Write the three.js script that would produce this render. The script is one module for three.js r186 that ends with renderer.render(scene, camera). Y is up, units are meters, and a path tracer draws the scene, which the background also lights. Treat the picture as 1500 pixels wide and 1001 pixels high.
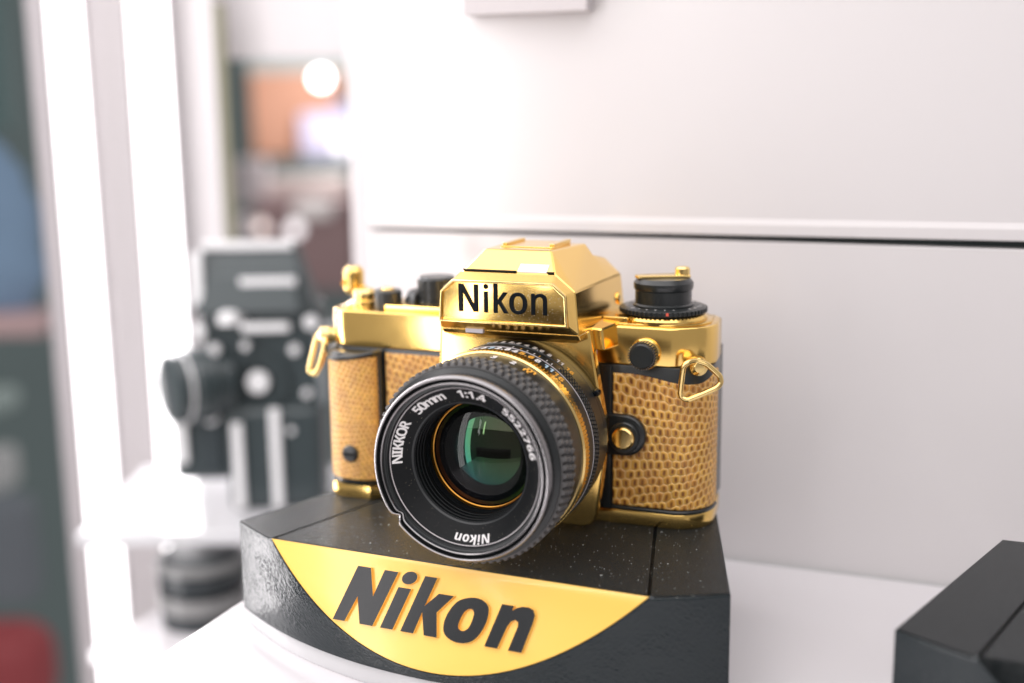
import * as THREE from 'three';
import { RoundedBoxGeometry } from 'three/addons/geometries/RoundedBoxGeometry.js';
import { ConvexGeometry } from 'three/addons/geometries/ConvexGeometry.js';
import { ConvexHull } from 'three/addons/math/ConvexHull.js';
import { mergeGeometries, toCreasedNormals } from 'three/addons/utils/BufferGeometryUtils.js';
import { FontLoader } from 'three/addons/loaders/FontLoader.js';
import { RectAreaLightUniformsLib } from 'three/addons/lights/RectAreaLightUniformsLib.js';
import { createNoise2D } from 'simplex-noise';
import { Brush, Evaluator, SUBTRACTION } from 'three-bvh-csg';

// ---------------------------------------------------------------- camera, light, exposure
// lengths below are millimetres; U turns them into metres
const U = 0.001;
const scene = new THREE.Scene();
const CAM = { p: new THREE.Vector3(142.19, 137.19, 374.14), f: new THREE.Vector3(-0.36525, -0.18992, -0.91133), u: new THREE.Vector3(-0.05929, 0.98173, -0.18083), focal: 1800 };
const camera = new THREE.PerspectiveCamera(2 * Math.atan(500.5 / CAM.focal) * 180 / Math.PI, 1500 / 1001, 0.01, 20);
camera.position.copy(CAM.p).multiplyScalar(U);
camera.up.copy(CAM.u);
camera.lookAt(CAM.p.clone().add(CAM.f.clone().multiplyScalar(400)).multiplyScalar(U));
camera.focus = 0.378;
camera.userData.fStop = 4.0;

const renderer = new THREE.WebGLRenderer({ antialias: true });
renderer.toneMapping = THREE.LinearToneMapping;
renderer.toneMappingExposure = 1.32;
renderer.shadowMap.enabled = true;
scene.background = new THREE.Color().setRGB(0.29, 0.275, 0.275);
RectAreaLightUniformsLib.init();

// a glowing panel with an area light of the same size just in front of it
function areaLight(pos, target, w, h, radiance, color) {
  const l = new THREE.RectAreaLight(color, radiance, w * U, h * U);
  l.position.set(pos[0] * U, pos[1] * U, pos[2] * U);
  l.lookAt(target[0] * U, target[1] * U, target[2] * U);
  scene.add(l);
  return l;
}
const LAMP = { overhead: 1.25, strip: 10, front: 6.2, side: 7.2, shop: 1.15, tube: 8 };

// ---------------------------------------------------------------- helpers
let seedState = 7;
const rnd = () => { seedState = (seedState * 1664525 + 1013904223) >>> 0; return seedState / 4294967296; };
const noiseA = createNoise2D(rnd), noiseB = createNoise2D(rnd);
const R_ = new THREE.Vector3().crossVectors(CAM.f, CAM.u).normalize();
// pixel of the 1500 x 1001 photograph + depth along the view axis (mm) -> point (mm)
const at = (px, py, d) => CAM.p.clone().addScaledVector(CAM.f, d).addScaledVector(R_, (px - 750) / CAM.focal * d).addScaledVector(CAM.u, -(py - 500.5) / CAM.focal * d);
const taken = {};
const numbered = (n) => { const k = taken[n] = (taken[n] ?? -1) + 1; return k ? n + '_' + String(k).padStart(3, '0') : n; };
function tag(o, label, category, group, kind) {
  o.userData.label = label;
  if (category) o.userData.category = category;
  if (group) o.userData.group = group;
  if (kind) o.userData.kind = kind;
  return o;
}
function thing(name, [x, y, z], turn = 0) {
  const g = new THREE.Group(); g.name = numbered(name); g.position.set(x * U, y * U, z * U); g.rotation.y = turn; scene.add(g); return g;
}
function M(name, geo, mat, parent, pos) {
  const list = Array.isArray(geo) ? geo : [geo];
  let g = list.length > 1 ? mergeGeometries(list.map((q) => { const c = q.index ? q.toNonIndexed() : q.clone(); for (const a of Object.keys(c.attributes)) if (!['position', 'normal', 'uv'].includes(a)) c.deleteAttribute(a); c.clearGroups(); return c; })) : list[0].clone();
  g.scale(U, U, U);
  const m = new THREE.Mesh(g, mat);
  m.name = parent ? name : numbered(name);
  m.castShadow = m.receiveShadow = true;
  if (pos) m.position.set(pos[0] * U, pos[1] * U, pos[2] * U);
  (parent ?? scene).add(m);
  return m;
}
const box = (x0, x1, y0, y1, z0, z1, r = 0.3, s = 2) => new RoundedBoxGeometry(x1 - x0, y1 - y0, z1 - z0, s, r).translate((x0 + x1) / 2, (y0 + y1) / 2, (z0 + z1) / 2);
// profile [[radius, height], ...] turned about an axis: 'y' up or 'z' towards the front
function lathe(profile, axis = 'y', seg = 96, crease = 0.5) {
  let g = new THREE.LatheGeometry(profile.map(([r, h]) => new THREE.Vector2(r, h)), seg);
  g = toCreasedNormals(g, crease);
  if (axis === 'z') g.rotateX(Math.PI / 2);
  return g;
}
function shapeOf(pts, hole) {
  const s = new THREE.Shape(pts.map(([a, b]) => new THREE.Vector2(a, b)));
  if (hole) s.holes.push(new THREE.Path(hole.map(([a, b]) => new THREE.Vector2(a, b))));
  return s;
}
function smoothClosed(pts, n) { return new THREE.CatmullRomCurve3(pts.map(([a, b]) => new THREE.Vector3(a, b, 0)), true, 'centripetal').getPoints(n).slice(0, n).map((p) => [p.x, p.y]); }
// outline in the x-z plane pulled up from y0 to y1, with rounded rims
function plan(pts, y0, y1, bevel = 0.4, seg = 2) {
  const s = shapeOf(pts.map(([x, z]) => [x, -z]));
  const g = new THREE.ExtrudeGeometry(s, { depth: y1 - y0 - 2 * bevel, bevelEnabled: bevel > 0, bevelThickness: bevel, bevelSize: bevel, bevelOffset: -bevel, bevelSegments: seg, curveSegments: 24 });
  g.rotateX(-Math.PI / 2).translate(0, y0 + bevel, 0);
  return toCreasedNormals(g, 0.6);
}
// outline in the x-y plane pulled forward from z0 to z1
function front(pts, z0, z1, bevel = 0.4, hole, seg = 2) {
  const s = pts.isShape ? pts : shapeOf(pts, hole);
  const g = new THREE.ExtrudeGeometry(s, { depth: z1 - z0 - 2 * bevel, bevelEnabled: bevel > 0, bevelThickness: bevel, bevelSize: bevel, bevelOffset: -bevel, bevelSegments: seg, curveSegments: 24 });
  g.translate(0, 0, z0 + bevel);
  return toCreasedNormals(g, 0.6);
}
// convex solid through the points with every edge cut by a narrow chamfer
function chamferHull(points, e) {
  const v = points.map((p) => new THREE.Vector3(...p)), hull = new ConvexHull().setFromPoints(v), planes = [];
  for (const f of hull.faces) if (!planes.some((p) => p.n.dot(f.normal) > 0.9995 && Math.abs(p.d - f.constant) < 0.05)) planes.push({ n: f.normal.clone(), d: f.constant });
  const on = planes.map((p) => v.filter((q) => Math.abs(p.n.dot(q) - p.d) < 0.12)), all = [...planes];
  for (let i = 0; i < planes.length; i++) for (let j = 0; j < i; j++) {
    const shared = on[i].filter((q) => on[j].includes(q));
    if (shared.length < 2 || planes[i].n.dot(planes[j].n) > 0.995) continue;
    const n = planes[i].n.clone().add(planes[j].n).normalize();
    all.push({ n, d: Math.max(...shared.map((q) => n.dot(q))) - e * Math.sqrt(Math.max(0.02, (1 - planes[i].n.dot(planes[j].n)) / 2)) });
  }
  const out = [], m = new THREE.Matrix3(), N = all.length;
  for (let i = 0; i < N; i++) for (let j = 0; j < i; j++) for (let k = 0; k < j; k++) {
    const a = all[i].n, b = all[j].n, c = all[k].n;
    m.set(a.x, a.y, a.z, b.x, b.y, b.z, c.x, c.y, c.z);
    if (Math.abs(m.determinant()) < 1e-4) continue;
    const q = new THREE.Vector3(all[i].d, all[j].d, all[k].d).applyMatrix3(m.invert());
    if (all.every((p) => p.n.dot(q) - p.d < 1e-4) && !out.some((w) => w.distanceToSquared(q) < 1e-6)) out.push(q);
  }
  const g = new ConvexGeometry(out);
  const pos = g.attributes.position, uv = new Float32Array(pos.count * 2);
  for (let i = 0; i < pos.count; i++) { uv[i * 2] = pos.getX(i); uv[i * 2 + 1] = pos.getY(i) + pos.getZ(i); }
  g.setAttribute('uv', new THREE.BufferAttribute(uv, 2));
  return g;
}
function boxUV(g) {   // uv in millimetres by the way each face points
  const q = g.index ? g.toNonIndexed() : g, p = q.attributes.position, n = q.attributes.normal, uv = new Float32Array(p.count * 2);
  for (let i = 0; i < p.count; i += 3) {
    let nx = 0, ny = 0, nz = 0;
    for (let k = 0; k < 3; k++) { nx += Math.abs(n.getX(i + k)); ny += Math.abs(n.getY(i + k)); nz += Math.abs(n.getZ(i + k)); }
    for (let k = i; k < i + 3; k++) {
      const x = p.getX(k), y = p.getY(k), z = p.getZ(k);
      if (ny > nx && ny > nz) { uv[k * 2] = x; uv[k * 2 + 1] = z; } else if (nz >= nx) { uv[k * 2] = x; uv[k * 2 + 1] = y; } else { uv[k * 2] = z; uv[k * 2 + 1] = y; }
    }
  }
  q.setAttribute('uv', new THREE.BufferAttribute(uv, 2));
  return q;
}
const tube = (pts, r, closed = false, seg = 64, rad = 10) => new THREE.TubeGeometry(new THREE.CatmullRomCurve3(pts.map((p) => new THREE.Vector3(...p)), closed, 'catmullrom', 0.25), seg, r, rad, closed);

// ---------------------------------------------------------------- textures (uv in millimetres)
function gray(w, mm, fn, srgb) {
  const d = new Uint8Array(w * w * 4);
  for (let y = 0; y < w; y++) for (let x = 0; x < w; x++) {
    const v = fn(x / w * mm, y / w * mm), i = (y * w + x) * 4;
    if (Array.isArray(v)) { for (let c = 0; c < 3; c++) d[i + c] = Math.max(0, Math.min(255, v[c] * 255)); } else d[i] = d[i + 1] = d[i + 2] = Math.max(0, Math.min(255, v * 255));
    d[i + 3] = 255;
  }
  const t = new THREE.DataTexture(d, w, w, THREE.RGBAFormat);
  t.wrapS = t.wrapT = THREE.MirroredRepeatWrapping; t.magFilter = THREE.LinearFilter; t.minFilter = THREE.LinearMipmapLinearFilter; t.generateMipmaps = true;
  t.repeat.set(1 / mm, 1 / mm);
  if (srgb) t.colorSpace = THREE.SRGBColorSpace;
  t.needsUpdate = true;
  return t;
}
const fbm = (x, y, o = 3) => { let s = 0, a = 0.5; for (let i = 0; i < o; i++) { s += a * noiseA(x, y); x *= 2.03; y *= 2.03; a *= 0.5; } return s; };
// leather-like moulded grain: short slanted wrinkles
const grainTex = gray(1024, 44, (x, y) => {
  const a = x * 0.8 + y * 0.6, b = -x * 0.6 + y * 0.8, w = noiseB(x * 0.35, y * 0.35) * 0.8;
  const r1 = 1 - Math.abs(noiseA(a * 0.62 + w, b * 1.15 + w)), r2 = 1 - Math.abs(noiseB(a * 1.3 - 7, b * 2.1 + w));
  return 0.15 + 0.55 * r1 * r1 + 0.22 * r2 * r2 + 0.06 * noiseA(x * 5, y * 5);
});
const fineTex = gray(512, 18, (x, y) => 0.5 + 0.3 * noiseA(x * 2.2, y * 2.2) + 0.25 * noiseB(x * 5, y * 5));
// handled, lightly dusty metal: fine scratches and specks change only the gloss
const smudge = gray(1024, 60, (x, y) => {
  const f = fbm(x * 0.12, y * 0.12, 4), swirl = Math.sin((Math.hypot(x - 34, y - 26) + fbm(x * 0.2, y * 0.2) * 2) * 9) * (fbm(x * 0.1 + 9, y * 0.1) > 0.05 ? 0.08 : 0);
  return 0.5 + 0.06 * f + swirl * 0.4 + 0.03 * noiseA(x * 3, y * 3) + (noiseB(x * 7, y * 7) > 0.88 ? 0.25 : 0);
});
const wornTex = gray(512, 40, (x, y) => { const f = fbm(x * 0.3, y * 0.3, 4); return 0.62 + 0.3 * f + (noiseB(x * 9, y * 9) > 0.88 ? 0.25 : 0); });
// reptile leather: staggered scales that shrink towards one side; [height, colour]
function scaleAt(x, y) {
  const k = Math.max(0.3, 1 - x / 100), X = -100 * Math.log(k) + 0.35 * noiseA(x * 0.12, y * 0.12), Y = (y - 30) / k + 0.4 * noiseB(x * 0.1, y * 0.1 + 4), px = 3.2, py = 3.3;
  let best = 9, second = 9, id = 0, dx = 0, dy = 0;
  const j0 = Math.round(Y / py);
  for (let j = j0 - 2; j <= j0 + 2; j++) {
    const off = (j & 1) ? 0.5 : 0, i0 = Math.round(X / px - off);
    for (let i = i0 - 1; i <= i0 + 1; i++) {
      const q1 = Math.sin(i * 127.1 + j * 311.7) * 43758.5453, q2 = Math.sin(i * 269.5 + j * 183.3) * 43758.5453, ux = X - (i + off) * px + (q1 - Math.floor(q1) - 0.5) * 0.75, uy = Y - j * py + (q2 - Math.floor(q2) - 0.5) * 0.75, d = Math.hypot(ux, uy);
      if (d < best) { second = best; best = d; id = i * 57 + j * 131; dx = ux; dy = uy; } else if (d < second) second = d;
    }
  }
  const edge = second - best, r = Math.abs(Math.sin(id * 12.9898) * 43758.5453) % 1;
  const h = Math.min(1, edge / 1.3);
  const spot = Math.exp(-((dx / (0.5 + 0.1 * r)) ** 2 + ((dy + 0.15) / 1.1) ** 4)) * (0.6 + 0.4 * r) * (1 - 0.45 * Math.min(1, Math.max(0, (x - 8) / 30)));
  return { h, spot, edge, r };
}
const leatherHeight = (x, y) => { const s = scaleAt(x, y); return 0.75 * Math.pow(s.h, 0.6) - 0.25 * s.spot; };
const leatherTex = gray(1400, 70, (x, y) => {
  const s = scaleAt(x, y), f = 0.5 + 0.5 * fbm(x * 0.09 + 3, y * 0.09, 3), n = noiseB(x * 4, y * 4) * 0.03;
  const rim = 1 - Math.min(1, s.edge / 0.7), body = [0.90 + n, 0.64 + n + 0.05 * s.r, 0.30 + n], pale = [0.98, 0.85, 0.65], dark = [0.42, 0.23, 0.09];
  return body.map((c, i) => { let v = c * (0.78 + 0.22 * f + 0.14 * s.r); v += (pale[i] - v) * rim * 0.75; return v + (dark[i] - v) * Math.min(1, s.spot * 1.25); });
}, true);
const leatherBump = gray(1400, 70, (x, y) => leatherHeight(x, y) + 0.03 * noiseA(x * 6, y * 6));

// ---------------------------------------------------------------- materials
const std = (o) => new THREE.MeshPhysicalMaterial(o), lin = (r, g, b) => new THREE.Color().setRGB(r, g, b);
const MAT = {
  gold: std({ color: lin(0.96, 0.64, 0.20), metalness: 1, roughness: 0.34, roughnessMap: smudge }),
  goldBright: std({ color: lin(0.95, 0.69, 0.28), metalness: 1, roughness: 0.2 }),
  blackPaint: std({ color: lin(0.014, 0.017, 0.018), roughness: 0.32, clearcoat: 0.3, clearcoatRoughness: 0.2 }),
  blackMetal: std({ color: lin(0.018, 0.021, 0.022), roughness: 0.55, roughnessMap: wornTex }),
  satin: std({ color: lin(0.03, 0.033, 0.035), roughness: 0.34 }),
  rubber: std({ color: lin(0.10, 0.098, 0.098), roughness: 0.5 }),
  rimMetal: std({ color: lin(0.30, 0.29, 0.295), metalness: 1, roughness: 0.27 }),
  matte: std({ color: lin(0.006, 0.007, 0.008), roughness: 0.55, specularIntensity: 0.45 }),
  leather: std({ map: leatherTex, bumpMap: leatherBump, bumpScale: 0.00025, roughness: 0.38, clearcoat: 0.25, clearcoatRoughness: 0.3 }),
  white: std({ color: lin(0.8, 0.78, 0.78), roughness: 0.6 }),
  orangeInk: std({ color: lin(0.85, 0.42, 0.06), roughness: 0.6 }),
  blueInk: std({ color: lin(0.45, 0.62, 0.75), roughness: 0.6 }),
  redInk: std({ color: lin(0.7, 0.1, 0.06), roughness: 0.6 }),
  frosted: std({ color: lin(0.62, 0.60, 0.68), roughness: 0.35 }),
  grain: std({ color: lin(0.006, 0.013, 0.016), roughness: 0.3, bumpMap: grainTex, bumpScale: 0.008 }),
  grainSkin: std({ color: lin(0.006, 0.013, 0.016), roughness: 0.27 }),
  grainTop: std({ color: lin(0.006, 0.012, 0.015), roughness: 0.27, bumpMap: fineTex, bumpScale: 0.0006 }),
  yellow: std({ color: lin(0.94, 0.57, 0.11), roughness: 0.28, clearcoat: 0.3, clearcoatRoughness: 0.1 }),
  gloss: std({ color: lin(0.004, 0.006, 0.008), roughness: 0.2, specularIntensity: 0.5 }),
  foot: std({ color: lin(0.6, 0.6, 0.61), roughness: 0.25 }),
  shelf: std({ color: lin(0.70, 0.68, 0.70), roughness: 0.14, clearcoat: 0.5, clearcoatRoughness: 0.05 }),
  panel: std({ color: lin(0.68, 0.655, 0.66), roughness: 0.2 }),
  glassEdge: std({ color: lin(0.30, 0.42, 0.40), roughness: 0.15 }),
  gap: std({ color: lin(0.03, 0.045, 0.045), roughness: 0.6 }),
  lacquer: std({ color: lin(0.55, 0.515, 0.525), roughness: 0.45 }),
  whiteBoard: std({ color: lin(0.84, 0.80, 0.81), roughness: 0.5 }),
  aluminium: std({ color: lin(0.55, 0.515, 0.53), roughness: 0.5 }),
  led: std({ color: lin(0.9, 0.9, 0.9), emissive: lin(1, 0.96, 0.97), emissiveIntensity: 3 }),
  lampFace: std({ color: lin(0.5, 0.5, 0.5), emissive: lin(1, 0.96, 0.96), emissiveIntensity: 0.25 }),
};

// ---------------------------------------------------------------- setting: shelf, back wall
const SHELF_Y = -38, WALL_Z = -79;
{
  const shelf = M('shelf', box(-105, 520, SHELF_Y - 8, SHELF_Y, WALL_Z + 1.2, 300, 0.8), MAT.shelf);
  tag(shelf, 'glossy white glass shelf under the black stands', null, null, 'structure');
  M('glass_edge', box(-105, 520, SHELF_Y - 7, SHELF_Y - 0.6, WALL_Z + 0.2, WALL_Z + 1.1, 0.2), MAT.glassEdge, shelf);
  const wall = M('back_wall', box(-100, 520, -190, 330, WALL_Z - 20, WALL_Z - 6, 0.5), MAT.gap);
  tag(wall, 'white panelled back wall of the display case', null, null, 'structure');
  M('panel', box(-104, 520, -190, 86.2, WALL_Z - 5.9, WALL_Z, 0.6), MAT.panel, wall);
  // the upper panel ends in a sloping rim above the joint
  const g = new THREE.BufferGeometry();
  const prof = [[-5.9, 0], [0.7, 0.2], [1.0, 0.6], [1.0, 4.2], [0.2, 6.4], [0.2, 240], [-5.9, 240]];
  const pos = [], idx = [], nP = prof.length;
  for (const [x, lift] of [[-104, 87.2], [520, 91.2]]) for (const [dz, dy] of prof) pos.push(x, lift + dy, WALL_Z + dz);
  for (let i = 0; i < nP; i++) { const a = i, b = (i + 1) % nP; idx.push(a, a + nP, b, b, a + nP, b + nP); }
  for (let i = 1; i < nP - 1; i++) { idx.push(0, i, i + 1); idx.push(nP, nP + i + 1, nP + i); }
  g.setAttribute('position', new THREE.Float32BufferAttribute(pos, 3)); g.setIndex(idx);
  const gg = g.toNonIndexed(); gg.computeVertexNormals(); gg.setAttribute('uv', new THREE.BufferAttribute(new Float32Array(gg.attributes.position.count * 2), 2));
  M('panel', gg, MAT.panel, wall);
}

// ---------------------------------------------------------------- black display stands
const ARC = { c: -87.9, r: 155.9, hw: 84.3 };
const PANEL = { w: 54.4, len: 31.76, nrm: new THREE.Vector3(0, 13.6, 28.7).normalize() };
const STAND = (() => {
  const pts = [];
  const a0 = Math.asin(ARC.hw / ARC.r);
  for (let i = 0; i <= 48; i++) { const a = -a0 + 2 * a0 * i / 48; pts.push([ARC.r * Math.sin(a), ARC.c + ARC.r * Math.cos(a)]); }
  pts.push([58.5, -38], [-58.5, -38]);
  const ev = new Evaluator(); ev.useGroups = false; ev.attributes = ['position', 'normal', 'uv'];
  const mk = (g) => { const b = new Brush(g); b.updateMatrixWorld(); return b; };
  let body = mk(plan(pts, -31.5, 0, 0.7, 3));
  // sloping flat for the sign
  const ang = Math.atan2(13.6, 28.7);
  const wedge = new THREE.BoxGeometry(200, 120, 60).translate(0, 0, 30).rotateX(-ang).translate(0, -0.1, PANEL.w - 0.9);
  body = ev.evaluate(body, mk(wedge), SUBTRACTION);
  for (const s of [-1, 1]) {
    const L = 110, groove = new THREE.BoxGeometry(1.1, 2.4, L).translate(0, 0, 0).rotateY(s * Math.atan(0.275)).translate(s * (63.6 - 0.275 * 50), 0, 54.4 - 50);
    body = ev.evaluate(body, mk(groove), SUBTRACTION);
  }
  const g = boxUV(body.geometry);
  // split top faces from sides so that each keeps its own grain
  const p = g.attributes.position, n = g.attributes.normal, u = g.attributes.uv, part = [[], []];
  for (let i = 0; i < p.count; i += 3) {
    const top = (n.getY(i) + n.getY(i + 1) + n.getY(i + 2)) / 3 > 0.8 && (p.getY(i) + p.getY(i + 1) + p.getY(i + 2)) / 3 > -0.5 ? 1 : 0;
    for (let k = i; k < i + 3; k++) part[top].push(k);
  }
  const make = (ids) => { const q = new THREE.BufferGeometry(); for (const [nm, a] of [['position', p], ['normal', n], ['uv', u]]) { const v = new Float32Array(ids.length * a.itemSize); ids.forEach((id, i) => { for (let c = 0; c < a.itemSize; c++) v[i * a.itemSize + c] = a.array[id * a.itemSize + c]; }); q.setAttribute(nm, new THREE.BufferAttribute(v, a.itemSize)); } return q; };
  // moulded grain of the curved front as real relief, outside the sign
  const NU = 520, NV = 84, sp = [], su = [], si = [];
  for (let i = 0; i <= NU; i++) {
    const a = (-a0 + 2 * a0 * i / NU) * 0.998, x = ARC.r * Math.sin(a), w = ARC.c + ARC.r * Math.cos(a), inSign = w > PANEL.w;
    const top = inSign ? Math.min(-0.05, -(w - PANEL.w) / 13.6 * 28.7 - 0.15) : -0.05;
    for (let j = 0; j <= NV; j++) {
      const y = -31.3 + (top + 31.3) * j / NV, arc = ARC.r * a, q = arc * 0.8 + y * 0.6, b = -arc * 0.6 + y * 0.8, wob = noiseB(arc * 0.35, y * 0.35) * 0.8;
      const r1 = 1 - Math.abs(noiseA(q * 0.5 + wob, b * 0.95 + wob)), r2 = 1 - Math.abs(noiseB(q * 1.1 - 7, b * 1.8 + wob));
      const lim = Math.min(1, (y + 31.3) / 1.2, inSign ? (top - y) / 0.5 : (top - y) / 1.2);
      const h = 0.06 + Math.max(0, lim) * (0.20 * r1 * r1 + 0.07 * r2 * r2) * (0.75 + 0.45 * noiseA(arc * 0.05, y * 0.07 + 3)), cut = inSign ? 0 : 0.75 * Math.max(0, 1 - (top - y) / 0.75) ** 2;
      sp.push((ARC.r + h - cut) * Math.sin(a), y, ARC.c + (ARC.r + h - cut) * Math.cos(a)); su.push(arc, y);
    }
  }
  for (let i = 0; i < NU; i++) for (let j = 0; j < NV; j++) { const a = i * (NV + 1) + j, b = a + NV + 1; si.push(a, b, a + 1, b, b + 1, a + 1); }
  const skin = new THREE.BufferGeometry();
  skin.setAttribute('position', new THREE.Float32BufferAttribute(sp, 3)); skin.setAttribute('uv', new THREE.Float32BufferAttribute(su, 2)); skin.setIndex(si); skin.computeVertexNormals();
  const footPts = pts.map(([x, z]) => [x * 0.985, z - 1.2]);
  // yellow sign face: bounded by the straight top edge and by the curve of the front
  const face = [], N = 40, half = Math.sqrt(ARC.r ** 2 - (PANEL.w - ARC.c) ** 2);
  for (let i = 0; i <= N; i++) { const x = -half + 2 * half * i / N, w = ARC.c + Math.sqrt(ARC.r ** 2 - x * x); face.push([x, -(w - PANEL.w) / 13.6 * PANEL.len]); }
  return { skin, wall: make(part[0]), top: make(part[1]), foot: plan(footPts, -38, -31.5, 0.3), face };
})();
function stand(x, z, turn, label) {
  const g = thing('display_stand', [x, SHELF_Y, z], turn);
  const off = [0, -SHELF_Y, 0];
  M('body', STAND.wall, MAT.grain, g, off);
  M('grained_front', STAND.skin, MAT.grainSkin, g, off);
  M('top', STAND.top, MAT.grainTop, g, off);
  M('foot', STAND.foot, MAT.foot, g, off);
  tag(g, label, 'display stand', 'black display stands on the shelf');
  return g;
}
const mainStand = stand(-6, 0, -THREE.MathUtils.degToRad(2), 'textured black display stand with a yellow sign, carrying the gold camera');
{
  const ang = Math.atan2(13.6, 28.7), tilt = -ang;
  const place = (m) => { m.position.set(0, -SHELF_Y * U, PANEL.w * U); m.rotation.x = tilt; return m; };
  const sign = place(M('sign_face', front(STAND.face, -0.9, 0.0, 0.25), MAT.yellow, mainStand));
  // raised lettering, in millimetres on the sloping sign
  const ell = (cx, cy, rx, ry, slant, n = 36) => Array.from({ length: n }, (_, i) => { const t = i / n * 2 * Math.PI; return [cx + rx * Math.cos(t) + slant * ry * Math.sin(t), cy + ry * Math.sin(t)]; });
  const letters = [
    [[[-35.2, -21.4], [-29.8, -4.2], [-25.2, -4.2], [-22.7, -12.6], [-20.3, -4.2], [-15.5, -4.2], [-21.1, -21.4], [-25.6, -21.4], [-28.0, -13.4], [-31.0, -21.4]]],
    [[[-18.4, -21.4], [-14.6, -8.6], [-10.2, -8.6], [-14.1, -21.4]]],
    [ell(-11.4, -5.4, 2.5, 2.0, 0.28)],
    [[[-11.4, -21.4], [-6.3, -4.1], [-2.1, -4.1], [-4.7, -12.8], [-0.7, -8.6], [4.4, -8.6], [-0.4, -14.2], [1.0, -21.4], [-3.4, -21.4], [-5.2, -14.8], [-7.0, -21.4]]],
    [smoothClosed([[10.1, -8.2], [13.6, -8.4], [15.9, -10.0], [16.3, -13.1], [15.1, -17.3], [12.8, -20.4], [10.0, -21.6], [6.1, -21.5], [3.1, -19.7], [2.5, -16.8], [3.6, -13.0], [6.0, -9.8]], 64),
      smoothClosed([[10.7, -11.5], [11.6, -12.3], [11.6, -13.9], [10.5, -17.2], [8.9, -18.2], [7.5, -17.6], [7.3, -16.5], [8.4, -13.0], [9.5, -11.8]], 48)],
    [[[16.6, -21.4], [20.1, -8.6], [23.9, -8.6], [23.6, -10.0], [25.0, -9.0], [26.6, -8.4], [28.6, -8.3], [30.2, -8.9], [30.9, -10.3], [30.7, -12.3], [28.5, -21.4], [24.2, -21.4], [26.1, -14.3], [26.0, -13.0], [25.1, -12.5], [23.8, -13.1], [22.8, -14.8], [20.8, -21.4]]],
  ];
  for (const [o, h] of letters) {
    const g = new THREE.ExtrudeGeometry(shapeOf(o, h), { depth: 1.15, bevelEnabled: true, bevelThickness: 0.06, bevelSize: 0.06, bevelSegments: 1, curveSegments: 20 }).translate(0, 0, -0.1);
    M('letter', g, [MAT.gloss, MAT.yellow], sign);
  }
}
const sideStand = stand(206.5, 11.5, 0, 'bare black display stand with an empty top and no camera on it');

// ---------------------------------------------------------------- gold camera
const cam = thing('film_camera', [0, 0, 0]);
tag(cam, 'gold plated film camera with tan reptile leather and a black lens', 'camera');
const bodyOutline = (g = 0) => {   // plan of the body, grown by g
  const p = [];
  p.push([-70 - g * 0.4, 0 + g], [46 + g * 0.3, 0 + g]);
  for (let i = 1; i <= 10; i++) { const a = Math.PI / 2 * (1 - i / 10); p.push([46.5 + (12 + g) * Math.cos(a), -12 + (12 + g) * Math.sin(a)]); }
  p.push([57.0 + g, -26]);
  for (let i = 1; i <= 6; i++) { const a = -Math.PI / 2 * i / 6; p.push([52.8 + (4 + g) * Math.cos(a), -27 + (4 + g) * Math.sin(a)]); }
  for (let i = 0; i <= 6; i++) { const a = -Math.PI / 2 - Math.PI / 2 * i / 6; p.push([-75.5 + (4 + g) * Math.cos(a), -27 + (4 + g) * Math.sin(a)]); }
  for (let i = 0; i <= 8; i++) { const a = Math.PI - Math.PI / 2 * i / 8; p.push([-70 + (9.5 + g) * Math.cos(a), -9.5 + (9.5 + g) * Math.sin(a)]); }
  p.pop();
  return p;
};
{
  M('body_shell', plan(bodyOutline(0), 5.0, 53.8, 0.3), MAT.blackPaint, cam);
  // base plate, with a lip under the grip
  M('base_plate', [plan(bodyOutline(0.35), 0, 5.0, 0.5), plan([[-74, -6], [-76.8, 0], [-75.5, 4.6], [-72, 6.4], [-60, 6.6], [-56.6, 4], [-56, -6]], 0.02, 4.95, 0.5)], MAT.gold, cam);
  // top plates
  const topR = [[22, 0], [46.4, 0], [54.2, -4.4], [57.4, -8.4], [58.6, -13], [57.2, -26], [54, -31], [22, -31]];
  M('top_plate', [plan(topR, 53.8, 66.6, 0.7, 3), plan(topR.map(([x, z]) => [x < 30 ? x : x - 2.2, z > -15 ? z - 1.6 : z + 1.6]), 66.4, 67.3, 0.3)], MAT.gold, cam);
  const topL = [[-24, 0.2], [-70.2, 0.2], [-75.2, -1.6], [-78.6, -5.2], [-80, -10], [-80, -25], [-76, -31], [-24, -31]].reverse();
  M('top_plate', plan(topL, 53.8, 66.6, 0.8, 3), MAT.gold, cam);
}
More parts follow.
